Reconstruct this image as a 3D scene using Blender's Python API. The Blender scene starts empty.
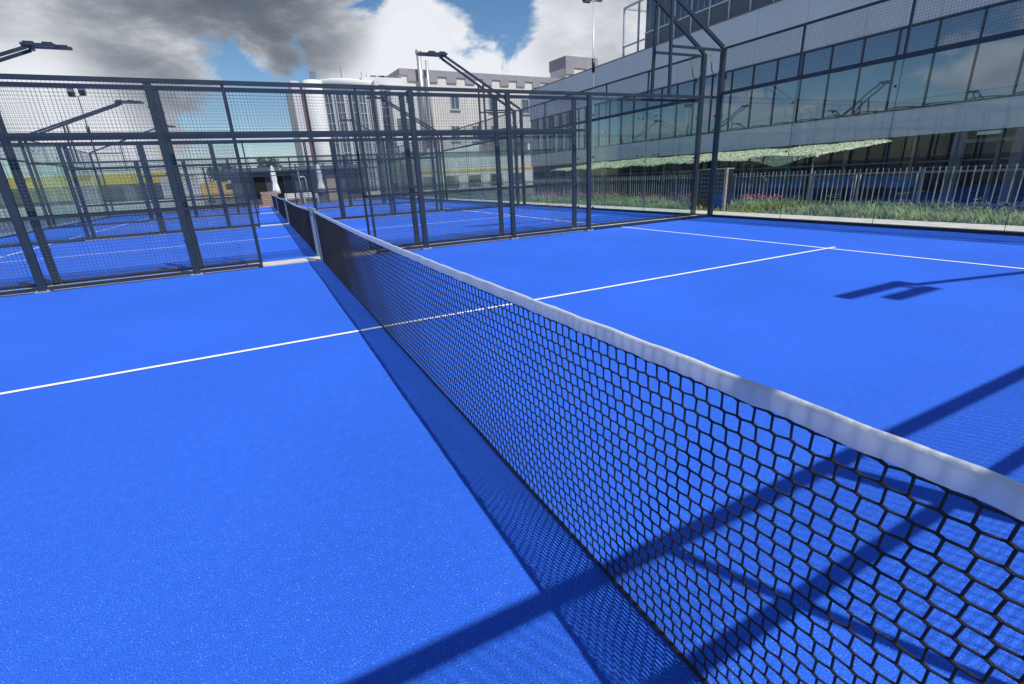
import bpy, bmesh, math, random
from mathutils import Vector, Matrix
random.seed(7)
SC = bpy.context.scene
COL = SC.collection
R = math.radians

# ------------------------------------------------------------------ materials
def nodes_of(m):
    m.use_nodes = True
    nt = m.node_tree
    return nt, nt.nodes, nt.links

def mat(name, c, rough=0.6, metal=0.0, var=0.12, scale=6.0, bump=0.0, bscale=40.0, spec=0.5, stretch=None):
    m = bpy.data.materials.new(name)
    nt, N, L = nodes_of(m)
    b = N['Principled BSDF']
    b.inputs['Roughness'].default_value = rough
    b.inputs['Metallic'].default_value = metal
    b.inputs['Specular IOR Level'].default_value = spec
    tc = N.new('ShaderNodeTexCoord')
    mp = N.new('ShaderNodeMapping')
    if stretch: mp.inputs['Scale'].default_value = stretch
    L.new(tc.outputs['Object'], mp.inputs['Vector'])
    nz = N.new('ShaderNodeTexNoise'); nz.inputs['Scale'].default_value = scale
    nz.inputs['Detail'].default_value = 5; nz.inputs['Roughness'].default_value = .6
    L.new(mp.outputs['Vector'], nz.inputs['Vector'])
    mx = N.new('ShaderNodeMix'); mx.data_type = 'RGBA'
    mx.inputs[6].default_value = (*[max(0, v*(1-var)) for v in c], 1)
    mx.inputs[7].default_value = (*[min(1, v*(1+var)) for v in c], 1)
    mr = N.new('ShaderNodeMapRange'); mr.inputs['From Min'].default_value = .3; mr.inputs['From Max'].default_value = .7
    L.new(nz.outputs['Fac'], mr.inputs['Value'])
    L.new(mr.outputs['Result'], mx.inputs[0])
    L.new(mx.outputs[2], b.inputs['Base Color'])
    if bump:
        n2 = N.new('ShaderNodeTexNoise'); n2.inputs['Scale'].default_value = bscale; n2.inputs['Detail'].default_value = 4
        L.new(mp.outputs['Vector'], n2.inputs['Vector'])
        bp = N.new('ShaderNodeBump'); bp.inputs['Strength'].default_value = bump; bp.inputs['Distance'].default_value = .02
        L.new(n2.outputs['Fac'], bp.inputs['Height']); L.new(bp.outputs['Normal'], b.inputs['Normal'])
    return m

def glass_mat(name, tint, refl=1.0, rough=0.0, ior=1.5):
    m = bpy.data.materials.new(name)
    nt, N, L = nodes_of(m)
    N.remove(N['Principled BSDF'])
    out = N['Material Output']
    t = N.new('ShaderNodeBsdfTransparent'); t.inputs['Color'].default_value = (*tint, 1)
    g = N.new('ShaderNodeBsdfGlossy'); g.inputs['Roughness'].default_value = rough
    g.inputs['Color'].default_value = (refl, refl, refl, 1)
    ge = N.new('ShaderNodeNewGeometry')
    dp = N.new('ShaderNodeVectorMath'); dp.operation = 'DOT_PRODUCT'
    L.new(ge.outputs['Normal'], dp.inputs[0]); L.new(ge.outputs['Incoming'], dp.inputs[1])
    def mt(op, a, b):
        n = N.new('ShaderNodeMath'); n.operation = op
        for i, v in enumerate((a, b)):
            if isinstance(v, float): n.inputs[i].default_value = v
            elif v is not None: L.new(v, n.inputs[i])
        return n.outputs[0]
    f0 = ((ior-1)/(ior+1))**2
    c5 = mt('POWER', mt('SUBTRACT', 1.0, mt('ABSOLUTE', dp.outputs['Value'], None)), 5.0)
    fac = mt('ADD', mt('MULTIPLY', c5, 1.0-f0), f0)
    mx = N.new('ShaderNodeMixShader')
    L.new(fac, mx.inputs[0]); L.new(t.outputs[0], mx.inputs[1]); L.new(g.outputs[0], mx.inputs[2])
    L.new(mx.outputs[0], out.inputs['Surface'])
    return m

def window_mat(name, base, ior=2.0, rough=.02):
    """opaque coated facade glass: dark room behind, mirror of the sky in front, slightly wavy"""
    m = bpy.data.materials.new(name)
    nt, N, L = nodes_of(m)
    b = N['Principled BSDF']
    b.inputs['Base Color'].default_value = (*base, 1)
    b.inputs['Roughness'].default_value = rough
    b.inputs['IOR'].default_value = ior
    b.inputs['Specular Tint'].default_value = (.76, .86, 1, 1)
    tc = N.new('ShaderNodeTexCoord')
    nz = N.new('ShaderNodeTexNoise'); nz.inputs['Scale'].default_value = .7; nz.inputs['Detail'].default_value = 1
    L.new(tc.outputs['Object'], nz.inputs['Vector'])
    bp = N.new('ShaderNodeBump'); bp.inputs['Strength'].default_value = .05; bp.inputs['Distance'].default_value = .1
    L.new(nz.outputs['Fac'], bp.inputs['Height']); L.new(bp.outputs['Normal'], b.inputs['Normal'])
    return m

def leaf_mat(name, c, var=.5, scale=2.2, tr=.45):
    m = mat(name, c, .75, var=var, scale=scale)
    nt, N, L = nodes_of(m)
    b = N['Principled BSDF']; src = b.inputs['Base Color'].links[0].from_socket
    t = N.new('ShaderNodeBsdfTranslucent'); L.new(src, t.inputs['Color'])
    x = N.new('ShaderNodeMixShader'); x.inputs[0].default_value = tr
    L.new(b.outputs[0], x.inputs[1]); L.new(t.outputs[0], x.inputs[2]); L.new(x.outputs[0], N['Material Output'].inputs['Surface'])
    return m

def turf_mat():
    m = bpy.data.materials.new('blue_turf')
    nt, N, L = nodes_of(m)
    b = N['Principled BSDF']
    tc = N.new('ShaderNodeTexCoord')
    def noise(s, d=2, ro=.5):
        n = N.new('ShaderNodeTexNoise'); n.inputs['Scale'].default_value = s; n.inputs['Detail'].default_value = d
        n.inputs['Roughness'].default_value = ro
        L.new(tc.outputs['Object'], n.inputs['Vector']); return n
    big, fine, mid = noise(.5, 4), noise(210, 3, .8), noise(22, 3)
    def ramp(v, a, bb, lo, hi):
        r = N.new('ShaderNodeMapRange'); r.inputs['From Min'].default_value = a; r.inputs['From Max'].default_value = bb
        r.inputs['To Min'].default_value = lo; r.inputs['To Max'].default_value = hi
        L.new(v, r.inputs['Value']); return r.outputs['Result']
    m1 = N.new('ShaderNodeMix'); m1.data_type = 'RGBA'
    m1.inputs[6].default_value = (0.003, 0.056, 0.40, 1); m1.inputs[7].default_value = (0.034, 0.172, 0.86, 1)
    L.new(ramp(fine.outputs['Fac'], .38, .63, 0, 1), m1.inputs[0])
    h = N.new('ShaderNodeHueSaturation')
    mu = N.new('ShaderNodeMath'); mu.operation = 'MULTIPLY'
    L.new(ramp(big.outputs['Fac'], .3, .7, .90, 1.07), mu.inputs[0])
    L.new(ramp(mid.outputs['Fac'], .3, .7, .93, 1.06), mu.inputs[1])
    L.new(mu.outputs[0], h.inputs['Value']); L.new(m1.outputs[2], h.inputs['Color'])
    # sparse silica sand grains lying in the pile
    vo = N.new('ShaderNodeTexVoronoi'); vo.inputs['Scale'].default_value = 85
    L.new(tc.outputs['Object'], vo.inputs['Vector'])
    m2 = N.new('ShaderNodeMix'); m2.data_type = 'RGBA'; m2.inputs[7].default_value = (.5, .6, .85, 1)
    L.new(ramp(vo.outputs['Distance'], .10, .16, .4, 0), m2.inputs[0]); L.new(h.outputs['Color'], m2.inputs[6])
    L.new(m2.outputs[2], b.inputs['Base Color'])
    b.inputs['Roughness'].default_value = .7; b.inputs['Specular IOR Level'].default_value = .25
    b.inputs['Sheen Weight'].default_value = .06; b.inputs['Sheen Roughness'].default_value = .45
    b.inputs['Sheen Tint'].default_value = (.55, .7, 1, 1)
    bp = N.new('ShaderNodeBump'); bp.inputs['Strength'].default_value = .55; bp.inputs['Distance'].default_value = .006
    L.new(fine.outputs['Fac'], bp.inputs['Height']); L.new(bp.outputs['Normal'], b.inputs['Normal'])
    return m

def canvas_mat():
    m = bpy.data.materials.new('white_canvas')
    nt, N, L = nodes_of(m)
    N.remove(N['Principled BSDF']); out = N['Material Output']
    d = N.new('ShaderNodeBsdfDiffuse'); t = N.new('ShaderNodeBsdfTranslucent'); a = N.new('ShaderNodeMixShader')
    tc = N.new('ShaderNodeTexCoord'); w = N.new('ShaderNodeTexNoise'); w.inputs['Scale'].default_value = 130; w.inputs['Detail'].default_value = 6
    w2 = N.new('ShaderNodeTexNoise'); w2.inputs['Scale'].default_value = 5; w2.inputs['Detail'].default_value = 5
    L.new(tc.outputs['Object'], w.inputs['Vector']); L.new(tc.outputs['Object'], w2.inputs['Vector'])
    c = N.new('ShaderNodeMix'); c.data_type = 'RGBA'
    c.inputs[6].default_value = (.84, .86, .88, 1); c.inputs[7].default_value = (.95, .96, .97, 1)
    L.new(w2.outputs['Fac'], c.inputs[0])
    bp = N.new('ShaderNodeBump'); bp.inputs['Strength'].default_value = .55; bp.inputs['Distance'].default_value = .004
    L.new(w.outputs['Fac'], bp.inputs['Height'])
    L.new(c.outputs[2], d.inputs['Color']); L.new(bp.outputs['Normal'], d.inputs['Normal'])
    L.new(c.outputs[2], t.inputs['Color'])
    a.inputs[0].default_value = .58
    L.new(d.outputs[0], a.inputs[1]); L.new(t.outputs[0], a.inputs[2]); L.new(a.outputs[0], out.inputs['Surface'])
    return m

M = dict(
    turf=turf_mat(), canvas=canvas_mat(),
    line=mat('line_white', (.80, .81, .83), .7, var=.08, scale=60, bump=.4, bscale=250),
    steel=mat('anthracite_steel', (.020, .032, .048), .48, var=.2, scale=3, bump=.03),
    wire=mat('coated_wire', (.075, .100, .130), .5, var=.15, scale=2),
    post=mat('grey_painted_steel', (.14, .19, .27), .4, var=.1, scale=5),
    cord=mat('black_nylon', (.010, .011, .014), .55, var=.4, scale=120, bump=.5, bscale=900),
    concrete=mat('pale_concrete', (.50, .46, .41), .85, var=.18, scale=3, bump=.25, bscale=30),
    asphalt=mat('yard_asphalt', (.13, .13, .13), .9, var=.2, scale=1.5, bump=.3, bscale=60),
    galv=mat('galvanised', (.45, .47, .49), .4, .5, var=.15, scale=8),
    led=mat('lamp_glass', (.10, .14, .22), .12, var=.3, scale=10),
    black=mat('black_housing', (.018, .02, .025), .4, var=.2, scale=5),
    panel=mat('grey_cladding', (.62, .65, .70), .45, var=.05, scale=.6, stretch=(1, 1, .15)),
    seam=mat('cladding_seam', (.16, .18, .21), .6),
    frame=mat('window_frame', (.055, .065, .085), .45, var=.1),
    lightframe=mat('pale_frame', (.55, .57, .60), .45, var=.08),
    spandrel=mat('spandrel_grey', (.10, .11, .135), .4, var=.1, scale=1),
    cream=mat('cream_render', (.70, .66, .60), .85, var=.07, scale=.35, bump=.1),
    white=mat('white_render', (.66, .65, .65), .75, var=.06, scale=.3, bump=.05),
    silo=mat('white_metal_cladding', (.62, .62, .62), .7, var=.06, scale=.5, stretch=(1, 1, .05)),
    maroon=mat('maroon_strip', (.13, .065, .065), .6),
    trim=mat('dark_parapet', (.30, .28, .32), .7, var=.12, scale=.6),
    darkwall=mat('dark_grey_cladding', (.055, .06, .075), .6, var=.2, scale=.8),
    yellow=mat('yellow_fascia', (.80, .55, .02), .5, var=.08, scale=.4),
    red=mat('red_panel', (.55, .03, .03), .5, var=.1),
    redfab=mat('red_plastic', (.55, .05, .025), .5, var=.3, scale=9),
    blue=mat('blue_fabric', (.018, .09, .26), .7, var=.2, scale=3),
    tan=mat('weathered_tan', (.38, .33, .27), .85, var=.25, scale=6),
    wood=mat('raw_wood', (.46, .31, .22), .8, var=.3, scale=5, stretch=(1, 8, 8)),
    picket=mat('pale_picket', (.38, .355, .315), .6, var=.15, scale=5),
    rail=mat('fence_rail_blue', (.13, .20, .25), .5, var=.15, scale=5),
    cloth=mat('parasol_cloth', (.78, .77, .74), .85, var=.1, scale=4, bump=.3, bscale=8),
    camo=leaf_mat('pale_green_netting', (.52, .58, .42), .55, 9, .3),
    soil=mat('bank_soil', (.10, .10, .055), .95, var=.35, scale=3, bump=.5, bscale=20),
    grass=leaf_mat('weed_green', (.25, .35, .11), .5),
    straw=leaf_mat('weed_straw', (.50, .48, .26), .3),
    leaf=leaf_mat('tree_leaf', (.07, .115, .03), .4, 1.2),
    bark=mat('bark', (.11, .085, .06), .9, var=.3, scale=8),
    tyre=mat('tyre_rubber', (.02, .02, .02), .8),
    vanyellow=mat('van_yellow', (.62, .44, .07), .35, var=.04),
    court_glass=glass_mat('tempered_glass', (.925, .962, .962), 1.0, 0.0, 1.45),
    glass_edge=mat('glass_edge_green', (.03, .09, .085), .3),
    win=window_mat('facade_glass', (.030, .050, .080), 3.0, .015),
    windark=window_mat('dark_glass', (.012, .016, .02), 1.33, .06),
    winbay=window_mat('bay_glass', (.085, .095, .11), 1.8, .04),
)

# ------------------------------------------------------------------ mesh helpers
class MB:
    def __init__(s): s.v = []; s.f = []; s.sm = []
    def add(s, vs, fs, smooth=False):
        o = len(s.v); s.v += [tuple(v) for v in vs]
        for f in fs: s.f.append(tuple(i+o for i in f)); s.sm.append(smooth)
        return s
    def box(s, x0, x1, y0, y1, z0, z1):
        return s.add([(x0,y0,z0),(x1,y0,z0),(x1,y1,z0),(x0,y1,z0),(x0,y0,z1),(x1,y0,z1),(x1,y1,z1),(x0,y1,z1)],
              [(0,3,2,1),(4,5,6,7),(0,1,5,4),(1,2,6,5),(2,3,7,6),(3,0,4,7)])
    def cbox(s, x0, x1, y0, y1, z0, z1, c=.006):
        """box with chamfered vertical edges and top"""
        def ring(z, i): return [(x0+i+c,y0+i,z),(x1-i-c,y0+i,z),(x1-i,y0+i+c,z),(x1-i,y1-i-c,z),(x1-i-c,y1-i,z),(x0+i+c,y1-i,z),(x0+i,y1-i-c,z),(x0+i,y0+i+c,z)]
        vs = ring(z0,0)+ring(z1-c,0)+ring(z1,c)
        fs = [tuple(range(7,-1,-1)), tuple(range(16,24))]
        for k in (0,8):
            for i in range(8): fs.append((k+i, k+(i+1)%8, k+8+(i+1)%8, k+8+i))
        return s.add(vs, fs)
    def bar(s, p, q, w, h, up=(0,0,1)):
        p, q = Vector(p), Vector(q); d = (q-p).normalized(); up = Vector(up)
        a = d.cross(up)
        if a.length < 1e-4: a = d.cross(Vector((0,1,0)))
        a.normalize(); b = a.cross(d).normalized()
        vs = []
        for c in (p, q):
            for sa, sb in ((-1,-1),(1,-1),(1,1),(-1,1)): vs.append(c + a*(sa*w/2) + b*(sb*h/2))
        return s.add(vs, [(0,1,2,3),(7,6,5,4),(0,4,5,1),(1,5,6,2),(2,6,7,3),(3,7,4,0)])
    def tube(s, pts, r, n=8, caps=True):
        pts = [Vector(p) for p in pts]; k = len(pts)
        rr = r if isinstance(r, (list, tuple)) else [r]*k
        vs = []; fs = []
        t0 = (pts[1]-pts[0]).normalized(); ref = Vector((0,0,1)) if abs(t0.z) < .9 else Vector((1,0,0))
        for i, p in enumerate(pts):
            t = (pts[min(i+1,k-1)]-pts[max(i-1,0)]).normalized()
            a = t.cross(ref).normalized(); b = a.cross(t)
            for j in range(n):
                an = 2*math.pi*(j+.5)/n
                vs.append(p + (a*math.cos(an)+b*math.sin(an))*rr[i])
        for i in range(k-1):
            for j in range(n): fs.append((i*n+j, i*n+(j+1)%n, (i+1)*n+(j+1)%n, (i+1)*n+j))
        if caps: fs += [tuple(range(n-1,-1,-1)), tuple(range((k-1)*n, k*n))]
        return s.add(vs, fs, n > 4)
    def lathe(s, prof, c=(0,0), n=20, a0=0, a1=2*math.pi):
        vs = []; fs = []; full = abs(a1-a0-2*math.pi) < 1e-6; m = n if full else n+1
        for r_, z in prof:
            for j in range(m):
                an = a0+(a1-a0)*j/n; vs.append((c[0]+r_*math.cos(an), c[1]+r_*math.sin(an), z))
        for i in range(len(prof)-1):
            for j in range(n):
                j2 = (j+1) % m; fs.append((i*m+j, i*m+j2, (i+1)*m+j2, (i+1)*m+j))
        return s.add(vs, fs, True)
    def mesh(s, name, m):
        me = bpy.data.meshes.new(name); me.from_pydata(s.v, [], s.f)
        me.polygons.foreach_set('use_smooth', s.sm)
        for x in (m if isinstance(m, list) else [m]): me.materials.append(x)
        me.update(); return me
    def build(s, name, m, parent=None, loc=None):
        return link(name, s.mesh(name, m), parent, loc)

def link(name, me, parent=None, loc=None):
    o = bpy.data.objects.new(name, me); COL.objects.link(o)
    if parent: o.parent = parent
    if loc: o.location = loc
    return o
def tag(o, label, cat, group=None, kind=None):
    o['label'] = label; o['category'] = cat
    if group: o['group'] = group
    if kind: o['kind'] = kind
    return o
def empty(name, label, cat, loc=(0,0,0), group=None, rz=0):
    o = bpy.data.objects.new(name, None); COL.objects.link(o); o.location = loc; o.rotation_euler[2] = rz
    o.empty_display_size = .2
    return tag(o, label, cat, group)
def structure(name, mb, m):
    o = mb.build(name, m); o['kind'] = 'structure'; return o
def copy_tree(o, parent=None):
    c = o.copy(); COL.objects.link(c); c.parent = parent
    for ch in list(o.children): copy_tree(ch, c)
    return c

PITCH, HALF = 10.66, 5.03
NC = 4
ORD = ['first', 'second', 'third', 'fourth']

# ------------------------------------------------------------------ ground
mb = MB()
xs = [-400, -60, -10.9, 10.9, 12.4, 14.0, 16, 60, 400]
zs = [-.03, -.03, -.03, -.03, -.05, -.55, -1.2, -1.2, -1.2]
ys = [-300, -20, 39, 43, 500]
vs = [];
for j, y in enumerate(ys):
    for i, x in enumerate(xs):
        z = zs[i]
        if y >= 43: z = max(z, -.03) if x < 60 else -.03
        vs.append((x, y, z))
n = len(xs)
mb.add(vs, [(j*n+i, j*n+i+1, (j+1)*n+i+1, (j+1)*n+i) for j in range(len(ys)-1) for i in range(n-1)])
structure('ground', mb, M['asphalt'])
# planted bank just outside the concrete edge
mb = MB(); nx, ny = 14, 60; vs = []
for j in range(ny+1):
    for i in range(nx+1):
        x = 10.9 + i*(4.2/nx); y = -6 + j*(45/ny)
        zb = -.015 if x <= 12.4 else -.035-(x-12.4)*.3
        vs.append((x, y, zb + (random.uniform(0,.035) if 0 < i < nx else 0)))
mb.add(vs, [(j*(nx+1)+i, j*(nx+1)+i+1, (j+1)*(nx+1)+i+1, (j+1)*(nx+1)+i) for j in range(ny) for i in range(nx)], True)
structure('bank', mb, M['soil'])
# concrete slab edge outside the glass, on both ends of the courts
mb = MB()
for k in range(22):
    y0 = -6 + k*2.0
    mb.box(10.075, 10.88, y0+.006, y0+1.994, -.2, .06)
    mb.box(-10.88, -10.075, y0+.006, y0+1.994, -.2, .06)
structure('concrete_edge', mb, M['concrete'])
mb = MB()
mb.add([(-10.07,-6,0),(10.07,-6,0),(10.07,38.4,0),(-10.07,38.4,0)], [(0,1,2,3)])
structure('court_floor', mb, M['turf'])
mb = MB()
for c in range(NC-1):
    y0 = c*PITCH+HALF+.06; y1 = (c+1)*PITCH-HALF-.06
    for k in range(10):
        mb.box(-10+k*2+.004, -8+k*2-.004, y0, y1, -.05, .018)
mb.box(-10, 10, 3*PITCH+HALF+.06, 3*PITCH+HALF+.4, -.05, .018)
structure('concrete_strip', mb, M['concrete'])
mb = MB()
def flat(x0,x1,y0,y1,z=.005): mb.add([(x0,y0,z),(x1,y0,z),(x1,y1,z),(x0,y1,z)], [(0,1,2,3)])
for c in range(NC):
    yc = c*PITCH
    for sx in (-1, 1):
        flat(sx*6.95-.025, sx*6.95+.025, yc-4.98, yc+4.98)
    flat(-7.15, -6.976, yc-.025, yc+.025); flat(-6.924, 6.924, yc-.025, yc+.025); flat(6.976, 7.15, yc-.025, yc+.025)
structure('court_lines', mb, M['line'])

# ------------------------------------------------------------------ steel fences between the courts
ZT, ZM, ZL = 2.92, 2.19, 1.07
def wires(x0, x1, z0, z1, step=.05, w=.0032):
    mb = MB(); nxw = max(1, round((x1-x0)/step)); nz = max(1, round((z1-z0)/step))
    for i in range(1, nxw):
        x = x0+(x1-x0)*i/nxw; mb.box(x-w/2, x+w/2, -w, 0, z0, z1)
    for j in range(1, nz):
        z = z0+(z1-z0)*j/nz; mb.box(x0, x1, .0002, w, z-w/2, z+w/2)
    return mb
WIRE = {}
def wire_mesh(x0, x1, z0, z1):
    k = (round(x1-x0, 3), round(z0, 3), round(z1, 3))
    if k not in WIRE: WIRE[k] = wires(0, x1-x0, z0, z1).mesh('mesh_panel', M['wire'])
    return WIRE[k], x0
def sm(key, fn, m):
    if key not in WIRE: WIRE[key] = fn().mesh(key, m)
    return WIRE[key]

def side_fence(yc, label):
    """12 m of welded mesh with a door opening at the net, two 2 m panes of glass at each end"""
    t = empty('steel_mesh_fence', label, 'fence', (0, yc, 0), 'mesh fences between the courts')
    pw, pd = .10, .06
    for x in (-6, -4, -2, 2, 4, 6):
        p = link('post', sm('post', lambda: MB().cbox(-pw/2, pw/2, -pd/2, pd/2, .022, ZT-.032), M['steel']), t, (x, 0, 0))
        link('base_plate', sm('base_plate', lambda: MB().box(-.09, .09, -.075, .075, .004, .020)
             .box(-.075,-.055,-.06,-.04,.02,.04).box(.055,.075,-.06,-.04,.02,.04).box(-.075,-.055,.04,.06,.02,.04).box(.055,.075,.04,.06,.02,.04), M['galv']), p)
        for z in (.55, 1.6, 2.55): link('clamp', sm('clamp', lambda: MB().box(-.062,.062,-.012,.012,0,.025), M['steel']), p, (0, 0, z))
    for x in (-1.02, 1.02):
        link('door_post', sm('door_post', lambda: MB().cbox(-.022, .022, -.022, .022, .004, ZT-.032), M['steel']), t, (x, 0, 0))
    link('top_rail', sm('top_rail', lambda: MB().box(-9.93, 9.93, -.03, .03, ZT-.03, ZT+.03), M['steel']), t)
    def segs(z, ivs, h, d):
        mb = MB()
        for a, b in ivs: mb.box(a, b, -d, d, z-h/2, z+h/2)
        return mb
    E_ = .051
    link('middle_rail', sm('middle_rail', lambda: segs(ZM, [(-6+E_,-4-E_),(-4+E_,-2-E_),(-2+E_,-1.043),(-.997,.997),(1.043,2-E_),(2+E_,4-E_),(4+E_,6-E_)], .05, .022), M['steel']), t)
    for sg in (-1, 1):
        iv = [(-6+E_,-4-E_),(-4+E_,-2-E_),(-2+E_,-1.043)] if sg < 0 else [(1.043,2-E_),(2+E_,4-E_),(4+E_,6-E_)]
        link('lower_rail', sm('lower_rail%d'%sg, lambda: segs(ZL, iv, .045, .02), M['steel']), t)
        link('bottom_rail', sm('bottom_rail%d'%sg, lambda: segs(.05, iv, .05, .022), M['steel']), t)
    for a, b, z0 in ((-6,-4,.075),(-4,-2,.075),(-2,-1.02,.075),(-1.02,1.02,ZM+.025),(1.02,2,.075),(2,4,.075),(4,6,.075)):
        me, x0 = wire_mesh(a+E_-.03, b-E_+.03, z0, ZT-.03)
        link('mesh_panel', me, t, (x0, .027, 0))
    for sg in (-1, 1):
        for k in range(2):
            a = 6.055+k*1.945
            x = a if sg > 0 else -(a+1.93)
            g = link('glass_pane', sm('glass_pane', lambda: MB().box(0, 1.93, -.006, .006, .07, ZT-.034), M['court_glass']), t, (x, 0, 0))
            link('bottom_profile', sm('bottom_profile', lambda: MB().box(0, 1.94, -.03, .03, .004, .066), M['steel']), g)
            for fx in (.06, 1.87):
                for fz in (.53, 1.63, 2.5):
                    link('fitting', sm('fitting', lambda: MB().cbox(-.02,.02,-.015,.015,-.02,.02), M['steel']), g, (fx, 0, fz))
        link('corner_post', sm('corner_post', lambda: MB().cbox(-.06, .06, -.05, .05, .004, 4.02), M['steel']), t, (sg*9.995, 0, 0))
    return t

WALLZ = 3.0
def back_wall(sg, yc, label):
    t = empty('glass_back_wall', label, 'glass wall', (sg*10.0, yc, 0), 'glass walls at the court ends')
    for k in range(5):
        y0 = -4.97+k*1.99
        g = link('glass_pane', sm('back_pane', lambda: MB().box(-.006, .006, 0, 1.975, .058, WALLZ-.042), M['court_glass']), t, (0, y0, 0))
        link('edge_seal', sm('edge_seal', lambda: MB().box(-.0075, .0075, 1.976, 1.982, .058, WALLZ-.042), M['glass_edge']), g)
        for fz in (.48, 1.53, 2.53):
            link('fitting', sm('bfit', lambda: MB().cbox(-.016,.016,.03,.07,-.02,.02), M['steel']), g, (0, 0, fz))
    link('bottom_profile', sm('bprof', lambda: MB().box(-.035, .035, -4.97, 4.97, .004, .055), M['black']), t)
    link('middle_rail', sm('bmid', lambda: MB().box(-.03, .03, -4.975, 4.975, WALLZ-.04, WALLZ+.04), M['steel']), t)
    link('top_rail', sm('btop', lambda: MB().box(-.022, .022, -4.975, 4.975, 3.975, 4.02), M['steel']), t)
    for k in range(6):
        if k in (0, 5): continue
        link('post', sm('bpost', lambda: MB().box(-.02, .02, -.02, .02, WALLZ+.041, 3.974), M['steel']), t, (0, -4.97+k*1.988, 0))
    for k in range(5):
        def f():
            w = wires(0, 1.94, WALLZ+.04, 3.975)
            w.v = [(-y, x, z) for x, y, z in w.v]; return w
        link('mesh_panel', sm('back_mesh', f, M['wire']), t, (-.026, -4.945+k*1.988, 0))
    return t

fence_names = []
for c in range(NC):
    yc = c*PITCH
    if c == 0:
        side_fence(-HALF, 'dark mesh fence whose rail shadows stripe the court under the near net')
    else:
        side_fence(yc-HALF, 'dark mesh fence with glass ends on the near side of the %s court' % ORD[c])
    side_fence(yc+HALF, 'dark mesh fence with glass ends on the far side of the %s court' % ORD[c])
    back_wall(1, yc, 'glass wall with mesh top at the right end of the %s court' % ORD[c])
    if c > 0: back_wall(-1, yc, 'glass wall with mesh top at the left end of the %s court' % ORD[c])

# ------------------------------------------------------------------ floodlight masts
def mast(sx, ys, label, yl):
    """ys: fence lines carrying an arm; the head hangs over the court at x = sx*6.35"""
    t = empty('floodlight_mast', label, 'floodlight', (sx*10, ys[0], 4.02), 'floodlight arms at the court corners')
    o = Vector((sx*10, ys[0], 4.02)); hx = 6.75 if sx > 0 else -6.0; zh = 5.9 if sx > 0 else 5.5
    for i, y in enumerate(ys):
        a = Vector((sx*9.97, y, 4.03)); b = Vector((hx, y+(yl-y)*.35, zh))
        MB().bar(a-o, b-o, .06, .08).build('arm', M['steel'], t)
        xb = sx*8.3; k = (9.97-8.3)/(9.97-abs(hx)); zb = 4.03+(zh-4.03)*k-.05; yb = y+(yl-y)*.35*k
        MB().bar(Vector((xb, y, ZT+.032))-o, Vector((xb, yb, zb))-o, .06, .06).build('strut', M['steel'], t)
        MB().bar(Vector((sx*9.93, y, 3.96))-o, Vector((xb+sx*.035, y, 3.96))-o, .05, .05).build('brace', M['steel'], t)
        pts = [Vector((sx*9.9, y-.04, 3.6)), Vector((sx*9.75, y-.05, 3.35)), Vector((sx*9.6, y-.04, 3.5)), Vector((sx*9.55, y-.02, 3.85))]
        MB().tube([p-o for p in pts], .012, 6).build('cable', M['black'], t)
    h = MB().bar(Vector((hx-sx*.08, yl-.2, zh))-o, Vector((hx-sx*.08, yl+.16, zh))-o, .07, .06).build('crossbar', M['steel'], t)
    for k, (dy, dx, w) in enumerate(((-.17, -.30, .80), (.11, -.42, 1.15))):
        c = Vector((hx+sx*dx, yl+dy, zh+.08))-o
        l = MB().box(c.x-w/2, c.x+w/2, c.y-.07, c.y+.07, c.z-.035, c.z+.03).box(c.x-w*.42, c.x-w*.12, c.y-.05, c.y+.05, c.z+.031, c.z+.075).box(c.x+w*.12, c.x+w*.42, c.y-.05, c.y+.05, c.z+.031, c.z+.075).build('lamp', M['steel'], h)
        MB().box(c.x-w/2+.03, c.x+w/2-.03, c.y-.06, c.y+.06, c.z-.043, c.z-.036).build('lens', M['led'], h)
    return t
mast(1, [-HALF], 'single floodlight arm that throws the lamp shadow on the near court', -5.1)
for c in range(NC):
    y0 = c*PITCH+HALF
    yy = [y0, y0+.60] if c < NC-1 else [y0]
    mast(1, yy, 'twin arm floodlight on the right corner posts past the %s court' % ORD[c], y0+.28)
    if c > 0: mast(-1, yy, 'twin arm floodlight on the left corner posts past the %s court' % ORD[c], y0+.28)

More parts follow.
